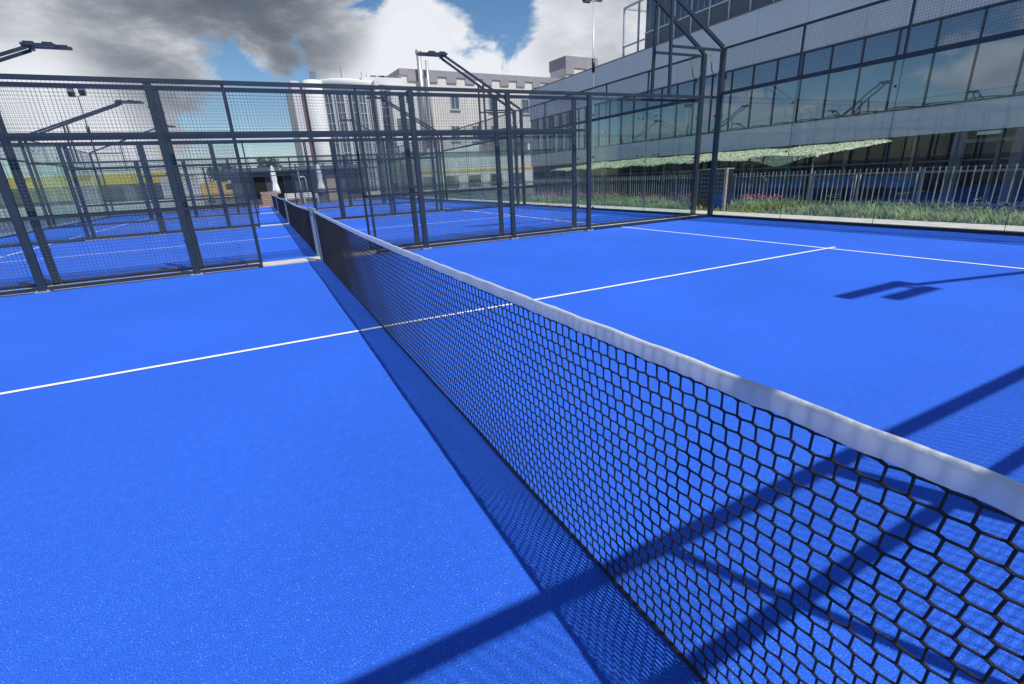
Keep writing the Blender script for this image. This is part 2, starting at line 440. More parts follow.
# ------------------------------------------------------------------ padel nets
def ztop(y): return .870+.044*(abs(y)/5)**1.6
def net_meshes():
    rng = random.Random(3)
    cw, rows = .0400, 21
    ncol = int(9.9/cw)
    def node(i, j):
        y = -4.95+i*cw
        zt = ztop(y)-.053; z = .018+(zt-.018)*j/rows
        w = .0022*math.sin(y*2.1+z*3)+.0012*math.sin(y*5.3+1-z*5)
        y += .006*math.sin(y*1.7+z*6)+.004*math.sin(z*14+y*3)
        y -= .25*(zt-z)*(1-(abs(-4.95+i*cw)/4.96)**8)
        return Vector((w, y, z))
    nd = [[node(i, j)+Vector((0, rng.gauss(0,.0009), rng.gauss(0,.0009))) for j in range(rows+1)] for i in range(ncol+1)]
    a = Vector((0, .0048, .0017))
    mb = MB()
    def seg(p, q, r):
        d = (q-p); n = d.normalized(); u = Vector((1,0,0)); v = n.cross(u)
        vs = []
        for c in (p, q):
            for k in range(5):
                an = 2*math.pi*k/5; vs.append(c+u*(math.cos(an)*r)+v*(math.sin(an)*r))
        mb.add(vs, [(k, (k+1)%5, 5+(k+1)%5, 5+k) for k in range(5)], True)
    for i in range(ncol+1):
        for j in range(rows+1):
            p = nd[i][j]; seg(p+a*1.12, p-a*1.12, .0036)
            if j < rows:
                m_ = (p+a + nd[i][j+1]-a)/2
                seg(p+a, nd[i][j+1]-a, .0027)
            else:
                seg(p+a, p+Vector((0, .002, .045)), .0027)
            if i < ncol: seg(nd[i+1][j]-a, p+a, .0027)
    net = mb.mesh('net_mesh', M['cord'])
    # folded white band over the top cable
    mb = MB(); n = 420; prof = [(-.0065,-.047),(-.0075,-.030),(-.0072,-.012),(-.0050,-.003),(0,0),(.0050,-.003),(.0072,-.012),(.0075,-.030),(.0065,-.047)]
    vs = []
    for i in range(n+1):
        y = -4.95+9.9*i/n; w = .0022*math.sin(y*2.1+2.6)+.0012*math.sin(y*5.3-3.3); zt = ztop(y)
        for k, (dx, dz) in enumerate(prof):
            cr = .0016*math.sin(y*41+dz*60)+.0012*math.sin(y*97+k)
            vs.append((w+dx*(1+.15*math.sin(y*30+k))+cr*(1 if dx < 0 else -1)*(abs(dz)/.05), y, zt+dz+.0012*math.sin(y*23)+.0012*math.sin(y*61+1)*(1 if dz < -.04 else .4)))
    m_ = len(prof)
    mb.add(vs, [(i*m_+k, i*m_+k+1, (i+1)*m_+k+1, (i+1)*m_+k) for i in range(n) for k in range(m_-1)], True)
    band = mb.mesh('top_band', M['canvas'])
    rope = MB().tube([(.0022*math.sin(y*2.1)+.0012*math.sin(y*5.3+1), y, .012) for y in [-4.95+9.9*i/120 for i in range(121)]], .006, 6).mesh('bottom_rope', M['cord'])
    cable = MB().tube([(.0022*math.sin(y*2.1+2.6)+.0012*math.sin(y*5.3-3.3), y, ztop(y)-.0065) for y in [-4.97+9.94*i/120 for i in range(121)]], .003, 6).mesh('cable', M['galv'])
    post = MB().cbox(-.035, .035, -.03, .03, .0125, .945, .01).box(-.012,.012,-.05,-.031,.82,.9).mesh('net_post', M['post'])
    plate = MB().box(-.07, .07, -.06, .06, .004, .012).mesh('base_plate', M['galv'])
    return net, band, rope, cable, post, plate
NET = net_meshes()
for c in range(NC):
    lab = ['black padel net with white band running from the foreground to the first net post',
           'black padel net behind the first net post, across the second court',
           'far padel net across the third court, seen end on', 'farthest padel net across the fourth court by the terrace'][c]
    t = empty('padel_net', lab, 'net', (0, c*PITCH, 0), 'nets in one line across the courts')
    for nm, me in zip(('net_mesh', 'top_band', 'bottom_rope', 'cable'), NET[:4]): link(nm, me, t)
    for s in (-1, 1):
        p = link('net_post', NET[4], t, (0, s*4.985, 0)); link('base_plate', NET[5], p)

# ------------------------------------------------------------------ weeds on the bank
rng = random.Random(11)
def blades(n, xr, yr, hr, mats):
    mb = MB(); ids = []
    for _ in range(n):
        x = rng.uniform(*xr); y = rng.uniform(*yr)
        pt = .5+.5*math.sin(y*1.3+math.sin(x*3+y*.4)*2)
        if rng.random() > .35+.65*pt: continue
        h = rng.uniform(*hr)*(.55+.75*pt)*(.75+.5*(x-xr[0])/(xr[1]-xr[0])); an = rng.uniform(0, 6.28); w = rng.uniform(.006, .018)
        lx, ly = math.cos(an)*h*rng.uniform(.3,1.0), math.sin(an)*h*rng.uniform(.3,1.0)
        px, py_ = -math.sin(an)*w, math.cos(an)*w; zb = -.02 if x < 12.4 else -.04-(x-12.4)*.3
        mb.add([(x-px,y-py_,zb),(x+px,y+py_,zb),(x+lx*.4+px*.9,y+ly*.4+py_*.9,zb+h*.6),(x+lx*.4-px*.9,y+ly*.4-py_*.9,zb+h*.6),(x+lx,y+ly,zb+h)],
               [(0,1,2,3),(3,2,4)])
        k = 1 if rng.random() < .30 else 0; ids += [k, k]
    return mb, ids
def clumps(mb, ids, n):
    """taller leafy weeds near the fence foot"""
    for _ in range(n):
        c = Vector((rng.uniform(11.7, 12.9), rng.uniform(-5, 30), -.05)); r0 = rng.uniform(.10, .30); hh = rng.uniform(.15, .48)
        for _ in range(90):
            p = c+Vector((rng.gauss(0, r0*.5), rng.gauss(0, r0*.6), rng.random()*hh)); s = rng.uniform(.015, .045)
            u = Vector((rng.uniform(-1,1), rng.uniform(-1,1), rng.uniform(-.5,.8)))*s; v = Vector((rng.uniform(-1,1), rng.uniform(-1,1), rng.uniform(-.5,.8)))*s
            mb.add([p-u, p+v*.5, p+u, p-v*.5], [(0,1,2,3)]); ids.append(1 if rng.random() < .12 else 0)
mb, ids = blades(60000, (10.93, 13.0), (-5.5, 38), (.08, .33), None)
clumps(mb, ids, 190)
g = mb.build('grass', [M['grass'], M['straw']]); g.data.polygons.foreach_set('material_index', ids)
tag(g, 'rough green weeds and grass along the foot of the picket fence', 'grass', kind='stuff')

# ------------------------------------------------------------------ picket fence
t = empty('picket_fence', 'pale upright picket fence on the weedy bank behind the right glass wall', 'fence', (12.6, -6, -.05))
bays = 17; bw = 2.5
pk = MB()
for i in range(20):
    y = .0625+i*.125; e = random.uniform(-.012,.012); pk.bar((0,y,.18), (random.uniform(-.006,.006),y+e,1.10+random.uniform(-.012,.012)), .018, .018)
pk = pk.mesh('picket_panel', M['picket'])
rl = MB().box(.012, .042, 0.03, bw-.03, .97, 1.015).box(.012, .042, 0.03, bw-.03, .28, .325).mesh('rail', M['rail'])
ps = MB().cbox(.012, .06, -.03, .03, -.1, 1.06).mesh('post', M['rail'])
for k in range(bays):
    link('picket_panel', pk, t, (0, k*bw, 0)); link('rail', rl, t, (0, k*bw, 0)); link('post', ps, t, (0, k*bw, 0))

# dark louvred bin store beside the corner of the court
t = empty('slatted_bin_store', 'dark perforated bin store with pale wooden corner post behind the glass corner', 'bin store', (11.75, 6.3, -.03))
mb = MB()
mb.box(-.35, .0, -.45, .5, .02, 1.22)
mb.build('body', M['black'], t)
mb = MB()
for r_ in range(9):
    for q in range(7):
        y = -.40+q*.125; z = .1+r_*.122; mb.box(-.362, -.351, y, y+.085, z, z+.075)
mb.build('slats', M['spandrel'], t)
MB().box(-.37, -.30, -.53, -.452, .0, 1.26).build('corner_post', M['tan'], t)
MB().box(-.37, -.27, .502, .57, 0, 1.2).build('corner_post', M['tan'], t)
MB().box(-.372, -.352, -.44, .0, .04, .5).build('blue_sheet', M['blue'], t)
MB().box(-.39, .03, -.45, .501, 1.222, 1.25).build('lid', M['tan'], t)

# ------------------------------------------------------------------ grey office building on the right
BX = 22.0
t = empty('office_building', 'long grey clad office building with reflective window band along the right side', 'building', (BX, 0, -1.2))
def P(x0,x1,y0,y1,z0,z1): return (x0-BX, x1-BX, y0, y1, z0+1.2, z1+1.2)
Y0, Y1 = -14, 36.5
MB().box(*P(BX+.25, BX+16, Y0, Y1, -1.2, 8.0)).build('core_wall', M['spandrel'], t)
mb = MB(); lo = MB()
for k in range(20):
    a = Y0+k*2.525
    mb.box(*P(BX, BX+.24, a+.006, a+2.519, 5.90, 8.22))
    for q in range(2): lo.box(*P(BX, BX+.24, a+q*1.2625+.004, a+(q+1)*1.2625-.004, 2.02, 2.98))
mb.build('upper_cladding', M['panel'], t); lo.build('lower_cladding', M['panel'], t)
MB().box(*P(BX-.03, BX+.4, Y0, Y1, 8.222, 8.28)).build('roof_edge', M['seam'], t)
MB().box(*P(BX-.04, BX+.24, Y0, Y1, 5.85, 5.898)).box(*P(BX-.04, BX+.24, Y0, Y1, 2.982, 3.03)).build('band_sill', M['frame'], t)
wp = MB().box(.10, .13, .03, 1.2325, 0, 2.82).mesh('window', M['win'])
wf = MB().box(.04, .14, -.020, .020, 0, 2.82).mesh('frame', M['frame'])
for k in range(40):
    y = Y0+k*1.2625
    w = link('window', wp, t, (0, y, 3.03+1.2)); link('frame', wf, w)
# ground floor: dark glazing, blue-grey piers
gp = MB().box(.19, .21, .05, 2.45, 0, 3.14).mesh('ground_window', M['windark'])
gf = MB().box(.08, .24, -.05, .05, 0, 3.14).box(.12, .24, .05, 2.45, 2.2, 2.26).mesh('frame', M['spandrel'])
for k in range(20):
    w = link('ground_window', gp, t, (0, Y0+k*2.525, .02)); link('frame', gf, w)
pier = mat('blue_grey_pier', (.085, .11, .145), .5)
for y in (3.1, 4.75): MB().box(*P(BX-.12, BX+.07, y-.16, y+.16, -1.19, 2.0)).build('door_pier', pier, t)
MB().box(*P(BX-.10, BX+.07, 3.27, 4.58, 1.62, 1.74)).build('door_head', pier, t)
MB().cbox(*P(BX-.22, BX-.002, 3.65, 4.25, 1.86, 1.97)).build('wall_lamp', M['white'], t)
# roof storey
MB().box(*P(BX+.35, BX+12, Y0, 22.0, 8.29, 11.6)).build('penthouse_wall', M['spandrel'], t)
MB().box(*P(BX+.1, BX+12.2, Y0, 22.2, 11.602, 11.9)).build('penthouse_roof', M['panel'], t)
pm = MB().box(.26, .29, .045, 1.215, .95, 3.3).mesh('penthouse_window', M['winbay'])
pf = MB().box(.18, .33, -.035, .035, 0, 3.3).box(.2, .32, .035, 1.225, .85, .93).box(.235, .257, .42, .44, .931, 3.3).box(.235, .257, .82, .84, .931, 3.3).mesh('frame', M['lightframe'])
ps_ = MB().box(.24, .34, .036, 1.224, .02, .84).mesh('spandrel', M['spandrel'])
for k in range(28):
    w = link('penthouse_window', pm, t, (0, 22-1.26*(k+1), 9.49)); link('frame', pf, w); link('spandrel', ps_, w)
fr = MB()
for y in (22.6, 24.0):
    fr.box(*P(BX+.2, BX+.3, y-.05, y+.05, 8.29, 11.0)); fr.box(*P(BX+3, BX+3.1, y-.05, y+.05, 8.29, 11.0))
fr.box(*P(BX+.2, BX+.3, 22.05, 24.05, 11.002, 11.1)); fr.box(*P(BX+.301, BX+3.1, 23.95, 24.05, 11.002, 11.1)); fr.box(*P(BX+.2, BX+.3, 22.05, 24.05, 8.85, 8.93))
fr.build('roof_frame', M['lightframe'], t)
MB().box(*P(BX+2, BX+3.2, 22.6, 23.4, 8.29, 9.7)).build('roof_unit', M['lightframe'], t)

# netting canopy over the terrace in front of it
t = empty('netting_canopy', 'sagging pale green camouflage netting over the terrace before the grey building', 'canopy', (15.4, 4, -1.2))
rng = random.Random(5)
nu, nv = 420, 70; vs = []; fs = []
for i in range(nu+1):
    y = 5.7+i*(16.5/nu)
    for j in range(nv+1):
        q = j/nv; x = 15.4+q*4.2
        sag = .10*math.sin(y*1.15)*math.sin(q*3.1)+.07*math.sin(y*2.7+q*4)
        z = 1.50+.36*q**.8+sag*.45+rng.uniform(-.012,.012)
        if j == 0: z -= .03+.30*math.exp(-((y-7.2)/.7)**2)+rng.uniform(0,.03)
        if i < 3: z -= (3-i)*.02
        vs.append((x-15.4+rng.uniform(-.012,.012), y-4+rng.uniform(-.012,.012), z+1.2))
for i in range(nu):
    for j in range(nv):
        if rng.random() < .10: continue
        a = i*(nv+1)+j; fs.append((a, a+1, a+nv+2, a+nv+1))
mb = MB(); mb.add(vs, fs)
for _ in range(21000):   # cloth scraps tied into the net
    i = rng.randrange(nu); j = rng.randrange(nv); v = Vector(vs[i*(nv+1)+j]); s = rng.uniform(.015,.042)
    d1 = Vector((rng.uniform(-1,1), rng.uniform(-1,1), rng.uniform(-.5,.9)))*s; d2 = Vector((rng.uniform(-1,1), rng.uniform(-1,1), rng.uniform(-.5,.9)))*s
    mb.add([v, v+d1, v+d1+d2, v+d2], [(0,1,2,3)])
mb.build('netting', M['camo'], t)
for k in range(8):
    y = 1.9+k*2.25; MB().tube([(.1, y, 0), (.1, y, 2.66)], .03, 8).build('pole', M['spandrel'], t)
# terrace furniture between fence and canopy
for k in range(5):
    y = 3.2+k*1.65
    b = empty('windbreak_panel', ['rightmost blue fabric windbreak behind the picket fence', 'second blue fabric windbreak from the right behind the picket fence',
        'third blue fabric windbreak from the right behind the picket fence', 'fourth blue fabric windbreak from the right behind the picket fence', 'leftmost blue fabric windbreak behind the picket fence'][k],
        'windbreak', (16.2, y, -1.2), 'blue windbreaks on the terrace')
    mb = MB(); n = 10; vs = []
    for i in range(n+1):
        for z in (1.62, 1.98): vs.append((.03*math.sin(i*.9+k), .06+i*.144, z+.01*math.sin(i*1.3)))
    mb.add(vs, [(2*i, 2*i+2, 2*i+3, 2*i+1) for i in range(n)], True)
    mb.build('fabric', M['blue'], b)
    for yy in (0.02, 1.55): MB().tube([(0, yy, 0), (0, yy, 2.05)], .022, 8).build('pole', M['spandrel'], b)
for k in range(9):
    y = 6.4+k*1.75
    b = empty('flower_trough', 'red flower trough behind the picket fence, %s from the right' % ['first','second','third','fourth','fifth','sixth','seventh','eighth','ninth'][k], 'planter', (14.6, y, -.74), 'red flower troughs behind the picket fence')
    MB().cbox(-.18, .18, 0, 1.35, 0, .82).build('trough', M['spandrel'], b)
    mb = MB()
    for _ in range(160):
        c = Vector((rng.uniform(-.2,.2), rng.uniform(-.03,1.38), .83+rng.uniform(0,.2))); s = rng.uniform(.03,.07)
        d1 = Vector((rng.uniform(-1,1), rng.uniform(-1,1), rng.uniform(-.6,.8)))*s; d2 = Vector((rng.uniform(-1,1), rng.uniform(-1,1), rng.uniform(-.6,.8)))*s
        mb.add([c, c+d1, c+d1+d2, c+d2], [(0,1,2,3)])
    mb.build('flowers', M['redfab'], b)

# ------------------------------------------------------------------ distant floodlight poles
def pole_light(loc, h, label, r=.05, m='galv', hd=.32):
    t = empty('floodlight_pole', label, 'floodlight', loc)
    MB().tube([(0,0,0),(0,0,h*.62),(0,0,h)], [r, r*.85, r*.6], 8).build('pole', M[m], t)
    MB().tube([(0,0,h*.70),(0,0,h*.76)], r*1.7, 8).build('junction_box', M['black'], t)
    MB().bar((-.55,0,h), (.55,0,h+.12), .07, .06).build('crossbar', M['galv'], t)
    for s in (-1, 1):
        z = h+.06*s+.08
        l = MB().bar((s*.38, -.12, z+hd*.9), (s*.38, .22, z+hd*.25), .42, hd, (0,0,1)).build('lamp', M['black'], t)
        MB().bar((s*.38, -.135, z+hd*.94), (s*.38, -.122, z+hd*.91), .36, hd*.8).build('lens', M['led'], l)
    return t
pole_light((16.95, 20, -1.2), 11.0, 'slim white pole with two floodlights rising behind the right hand glass corner')
pole_light((-12.9, 52, 0), 9.4, 'distant pole with two box floodlights seen through the left mesh fence', .07, 'black', .5)

# ------------------------------------------------------------------ white tower building beyond the courts
TY = 52.0
t = empty('tower_building', 'tall white building with a curved drum front and glazed stair bays', 'building', (9.0, TY, 0))
def Q(x0,x1,y0,y1,z0,z1): return (x0-9.0, x1-9.0, y0-TY, y1-TY, z0, z1)
MB().box(*Q(4.0, 4.75, TY+.2, TY+9, -.5, 11.2)).build('side_wall', M['white'], t)
MB().box(*Q(4.751, 5.03, TY+.3, TY+9, -.5, 11.0)).build('downpipe_strip', M['maroon'], t)
MB().lathe([(.0,11.31),(.9,11.3),(.9,-.5)], (-2.9, .6), 24).build('round_column', M['silo'], t)
MB().box(*Q(5.152, 16.6, TY+1.6, TY+12, -.5, 11.3)).build('rear_wall', M['white'], t)
mb = MB().lathe([(3.15,10.6),(3.15,-.5)], (.2, 2.6), 48, math.pi, 2*math.pi); mb.build('drum_wall', M['silo'], t)
mb = MB().lathe([(0,11.62),(1.6,11.6),(2.8,11.52),(3.25,11.4),(3.3,11.3),(3.3,10.605),(3.152,10.6)], (.2, 2.6), 48); mb.build('drum_roof', M['silo'], t)
for k in range(5):   # curved glazing strips set round the drum
    a = math.pi*(1.30+.115*k); r_ = 3.18
    w = MB(); f = MB()
    ca, sa = math.cos(a), math.sin(a); tx, ty = -sa, ca
    def q3(u, d, z): return (.2+ca*(r_+d)+tx*u, 2.6+sa*(r_+d)+ty*u, z)
    hw = .40
    w.add([q3(-hw,.0,.6), q3(hw,.0,.6), q3(hw,.0,10.2), q3(-hw,.0,10.2)], [(0,1,2,3)])
    w_ = w.build('stair_window', M['winbay'], t)
    for u in (-hw, 0, hw): f.bar(q3(u,.04,.6), q3(u,.04,10.2), .07, .07)
    for z in range(11): f.bar(q3(-hw,.045,.65+z*.95), q3(hw,.045,.65+z*.95), .06, .05)
    f.build('frame', M['lightframe'], w_)
MB().box(*Q(12.05, 12.5, TY-.35, TY+1.6, -.5, 11.4)).build('pilaster', M['white'], t)
w = MB().box(*Q(12.5, 13.6, TY+1.2, TY+1.25, .5, 11)).build('stair_window', M['winbay'], t)
mb = MB()
for z in range(13): mb.box(*Q(12.5, 13.6, TY+1.12, TY+1.199, .5+z*.85, .56+z*.85))
for x in (12.85, 13.25): mb.box(*Q(x-.03, x+.03, TY+1.1, TY+1.119, .5, 11))
mb.build('frame', M['lightframe'], w)
MB().box(*Q(11.2, 15.6, TY+1.3, TY+12, 11.3, 12.0)).build('roof_block', M['white'], t)
MB().box(*Q(13.62, 16.4, TY-.6, TY+1.6, -.5, 10.9)).build('front_block', M['white'], t)
for x0, x1, z0, z1 in ((13.95, 15.7, 6.6, 7.7), (15.2, 15.8, 9.3, 10.4), (14.0, 15.9, 3.6, 4.4)):
    w = MB().box(*Q(x0, x1, TY-.64, TY-.605, z0, z1)).build('window', M['winbay'], t)
    mb = MB(); 
    for q in range(1, 6): mb.box(*Q(x0, x1, TY-.67, TY-.642, z0+(z1-z0)*q/6-.02, z0+(z1-z0)*q/6+.02))
    mb.build('blind', M['lightframe'], w)
mb = MB()
for x, h in ((9.3, 1.0), (11.4, .5), (11.9, .35)): mb.tube([(x-9, 2.2, 11.9), (x-9, 2.2, 12.1+h)], .035, 6)
for x in (12.2, 13.0, 13.3, 14.9): mb.box(*Q(x, x+.6, TY+1.4, TY+1.7, 12.0, 12.18))
mb.build('roof_gear', M['seam'], t)
MB().box(*Q(6.2, 6.75, TY+2.2, TY+2.7, 11.3, 12.5)).build('chimney', M['seam'], t)

# ------------------------------------------------------------------ cream mill building with stepped dark parapet
t = empty('mill_building', 'cream rendered building with dark crenellated parapet and corner block', 'building', (30, 58, 0), rz=R(4))
L0 = 58
def W(x0,x1,y0,y1,z0,z1): return (x0-30, x1-30, y0-L0, y1-L0, z0, z1)
MB().box(*W(16.4, 39.5, L0, L0+12, -2, 12.4)).build('wall', M['cream'], t)
mb = MB()
mb.box(*W(16.3, 39.4, L0-.12, L0+12.1, 13.05, 13.7))
for k in range(9):
    a = 17.2+k*2.5; mb.box(*W(a, a+1.3, L0-.12, L0-.002, 12.4, 13.049))
mb.build('parapet_trim', M['trim'], t)
MB().box(*W(16.4, 39.5, L0, L0+12, 12.402, 13.048)).build('parapet_wall', M['cream'], t)
MB().box(*W(40.0, 45.5, L0-.5, L0+3.2, -2, 14.6)).build('corner_block', M['cream'], t)
MB().box(*W(39.9, 45.6, L0-.62, L0+3.3, 15.0, 16.4)).box(*W(39.9, 41.3, L0-.62, L0-.502, 14.2, 14.999)).box(*W(43.4, 45.6, L0-.62, L0-.502, 14.3, 14.999)).build('corner_trim', M['trim'], t)
MB().box(*W(40.0, 45.5, L0-.5, L0+3.2, 14.602, 14.998)).build('corner_parapet', M['cream'], t)
for x, z in ((22.6, 9.6), (28.0, 9.4), (33.0, 9.3), (22.4, 6.0), (25.3, 6.0), (28.1, 6.0), (31.0, 6.0), (19.8, 2.2), (22.4, 2.2), (25.3, 2.2)):
    w = MB().box(*W(x, x+1.0, L0-.03, L0-.004, z, z+1.6)).build('window', M['winbay'], t)
    MB().box(*W(x-.08, x, L0-.08, L0-.002, z-.08, z+1.68)).box(*W(x+1.0, x+1.08, L0-.08, L0-.002, z-.08, z+1.68)).box(*W(x-.2, x+1.2, L0-.16, L0-.002, z-.22, z-.09)).box(*W(x+.47, x+.53, L0-.06, L0-.031, z, z+1.6)).build('frame', M['lightframe'], w)
mb = MB().tube([(-11.3,-.5,5), (-11.3,-.5,15.2)], .28, 16).tube([(-11.3,-.5,15.2),(-11.3,-.5,15.6)], .36, 16).tube([(-10.4,-.5,5), (-10.4,-.5,14.6)], .16, 12)
mb.build('chimney', M['galv'], t)
MB().box(*W(26.5, 39, L0-6, L0-.01, 5.2, 6.8)).build('canopy_roof', M['spandrel'], t)
for k in range(5): MB().box(*W(27+k*2.9, 27.3+k*2.9, L0-5.9, L0-5.6, -1, 5.2)).build('canopy_post', M['white'], t)

# low pale annexe seen through the glass ends of the far courts
t = empty('annexe_building', 'low pale annexe with a yellow stripe seen through the far right glass', 'building', (19, 47, -.5))
MB().box(-5.0, 9.0, 0, 6, 0, 4.3).build('wall', M['white'], t)
MB().box(-5.0, 9.0, -.03, -.002, 2.5, 2.72).build('stripe', M['yellow'], t)
MB().box(-5.1, 9.1, -.2, 6.1, 4.302, 4.5).build('roof', M['spandrel'], t)
for k in range(5):
    w = MB().box(-4.2+k*2.6, -2.8+k*2.6, -.04, -.004, .9, 2.1).build('window', M['winbay'], t)
    MB().box(-4.25+k*2.6, -2.75+k*2.6, -.08, -.041, 1.46, 1.54).build('frame', M['frame'], w)

# ------------------------------------------------------------------ terrace at the far end of the courts
t = empty('terrace_bar', 'low dark grey bar building with openings at the end of the courts', 'building', (2.5, 45, 0))
MB().box(-5.2, 6.0, 0, 4, -.1, 2.75).build('wall', M['darkwall'], t)
MB().box(-5.5, 6.3, -.5, 4.3, 2.752, 3.05).build('roof', M['spandrel'], t)
for x, w_ in ((-4.2, 1.6), (-1.9, 1.7), (.5, 1.4), (4.2, 1.2)):
    w = MB().box(x, x+w_, -.03, -.004, .5, 2.3).build('window', M['windark'], t)
    MB().box(x-.06, x, -.06, -.002, .4, 2.36).box(x+w_, x+w_+.06, -.06, -.002, .4, 2.36).build('frame', M['frame'], w)
MB().box(2.4, 3.3, -.05, -.003, 0, 2.2).build('door', M['tan'], t)
def parasol(x, y, label, s=1):
    t = empty('folded_parasol', label, 'parasol', (x, y, 0), 'folded white parasols on the terrace')
    MB().tube([(0,0,.08), (.04*s,0,3.1)], .03, 8).build('pole', M['lightframe'], t)
    MB().cbox(-.3,.3,-.3,.3,-.02,.08).build('base', M['spandrel'], t)
    mb = MB(); n = 22; vs = []; prof = [(3.05,.03),(2.9,.10),(2.5,.17),(2.0,.20),(1.75,.16),(1.55,.19),(1.2,.25),(.9,.30),(.85,.2)]
    for i, (z, r_) in enumerate(prof):
        for j in range(n):
            an = 2*math.pi*j/n; rr = r_*(1+.22*math.cos(an*6+i*.35)); vs.append((rr*math.cos(an)+.03*s, rr*math.sin(an), z))
    mb.add(vs, [(i*n+j, i*n+(j+1)%n, (i+1)*n+(j+1)%n, (i+1)*n+j) for i in range(len(prof)-1) for j in range(n)], True)
    mb.build('canopy', M['cloth'], t)
parasol(.45, 40.6, 'folded white parasol standing by the timber stack at the end of the nets')
parasol(3.95, 40.2, 'folded white parasol standing right of the white benches', -1)
t = empty('pallet_stack', 'stack of raw timber pallets at the far end of the net line', 'pallets', (-.1, 39.2, -.03))
for k in range(7):
    dx = rng.uniform(-.04,.04); mb = MB()
    for q in range(6): mb.box(-.6+dx+q*.2, -.6+dx+q*.2+.15, -.4, .4, k*.16+.12, k*.16+.145)
    for q in (-.38, -.05, .28): mb.box(-.6+dx, .55+dx, q, q+.1, k*.16+.005, k*.16+.119)
    mb.build('pallet', M['wood'], t)
def bench(x, y, label):
    t = empty('terrace_bench', label, 'bench', (x, y, -.03), 'white benches on the terrace')
    mb = MB()
    for q in range(3): mb.box(-.6, .6, -.2+q*.14, -.08+q*.14, .43, .46)
    mb.build('seat', M['white'], t)
    mb = MB()
    for q in range(3): mb.box(-.6, .6, .24, .265, .52+q*.13, .62+q*.13)
    mb.build('backrest', M['white'], t)
    for s in (-.52, .52): MB().box(s-.03, s+.03, -.2, -.14, 0, .428).build('leg', M['white'], t); MB().box(s-.03, s+.03, .18, .235, 0, .9).build('leg', M['white'], t)
bench(1.6, 39.6, 'white slatted bench nearest the timber stack')
bench(2.95, 39.8, 'white slatted bench in front of the dark bar, beside the right parasol')
def hook_lamp(x, y, h, r_, label):
    t = empty('hooked_lamp_post', label, 'lamp post', (x, y, 0), 'white hooked lamp posts on the terrace')
    MB().tube([(0,0,-.03),(0,0,h-.2),(-.06,0,h-.05),(-.2,0,h),(-r_,0,h)], .035, 8).build('pole', M['lightframe'], t)
    MB().lathe([(0,.02),(.08,0),(.12,-.1),(0,-.1)], (-r_,0), 12).build('lamp', M['lightframe'], t).location = (0,0,h)
hook_lamp(2.35, 40.4, 2.75, 1.3, 'tall hooked white lamp post left of the benches')
hook_lamp(2.75, 39.4, 2.1, .3, 'short hooked white lamp post between the benches')

# low planter wall closing the terrace
# ------------------------------------------------------------------ yellow-fascia hall and yard on the left
t = empty('yellow_fascia_hall', 'long low hall with a yellow fascia band and glass front on the left', 'building', (-24, 54, 0), rz=R(-2))
MB().box(-24, 16, .3, 14, -.1, 3.0).build('wall', M['white'], t)
MB().box(-24.1, 16.1, -.5, 14.1, 2.35, 3.25).build('fascia', M['yellow'], t)
for k in range(13):
    w = MB().box(-23+k*3, -21.1+k*3, .24, .29, .9, 2.1).build('window', M['winbay'], t)
    MB().box(-22.08+k*3, -22.02+k*3, .2, .239, .9, 2.1).box(-23+k*3, -21.1+k*3, .2, .238, 1.5, 1.55).build('frame', M['frame'], w)
def van(x, y, rz, label):
    t = empty('parked_van', label, 'van', (x, y, 0), None, rz)
    pr = [(-2.3,.35),(-2.3,2.1),(-2.2,2.3),(1.2,2.3),(1.75,1.45),(2.3,1.25),(2.4,.9),(2.4,.35)]
    mb = MB(); n = len(pr); vs = [(a,-.95,z) for a,z in pr]+[(a,.95,z) for a,z in pr]
    mb.add(vs, [tuple(range(n)), tuple(range(2*n-1,n-1,-1))]+[(i, i+n, (i+1)%n+n, (i+1)%n) for i in range(n)])
    mb.build('body', M['vanyellow'], t)
    MB().add([(1.27,-.8,2.22),(1.78,-.85,1.48),(1.78,.85,1.48),(1.27,.8,2.22)], [(0,1,2,3)]).build('windscreen', M['windark'], t).location = (.02,0,.01)
    MB().box(.3, 1.15, -.965, -.952, 1.4, 2.05).build('side_window', M['windark'], t)
    for wx in (-1.5, 1.5):
        for wy in (-.9, .9):
            w = MB().tube([(wx, wy-.1, .34), (wx, wy+.1, .34)], .34, 18).build('wheel', M['tyre'], t)
            MB().tube([(wx, wy-.112, .34), (wx, wy+.112, .34)], .19, 14).build('rim', M['galv'], w)
van(-4.6, 66, R(8), 'yellow van parked beyond the far left fences')
t = empty('panel_screen', 'pale ribbed panel screen left of the yellow van', 'fence', (-8.2, 48, 0))
mb = MB()
for k in range(14): mb.box(k*.2, k*.2+.18, 0, .05, .05, 2.6)
mb.build('panel', M['silo'], t)
for k in (0, 1.4, 2.75): MB().box(k-.04, k+.04, .052, .13, -.03, 2.7).build('post', M['galv'], t)
t = empty('pylon_sign', 'small red and white sign board on a post above the left hall', 'sign', (-9.1, 62, 0))
MB().tube([(0,0,-.03),(0,0,4.4)], .08, 8).build('post', M['galv'], t)
MB().box(-.65, .65, -.1, .1, 4.4, 5.9).build('board', M['white'], t)
MB().box(-.05, .6, -.13, -.102, 4.5, 5.8).build('red_field', M['red'], t)
MB().box(.12, .22, -.15, -.131, 4.75, 5.55).box(.22, .42, -.15, -.131, 5.1, 5.2).build('mark', M['white'], t)

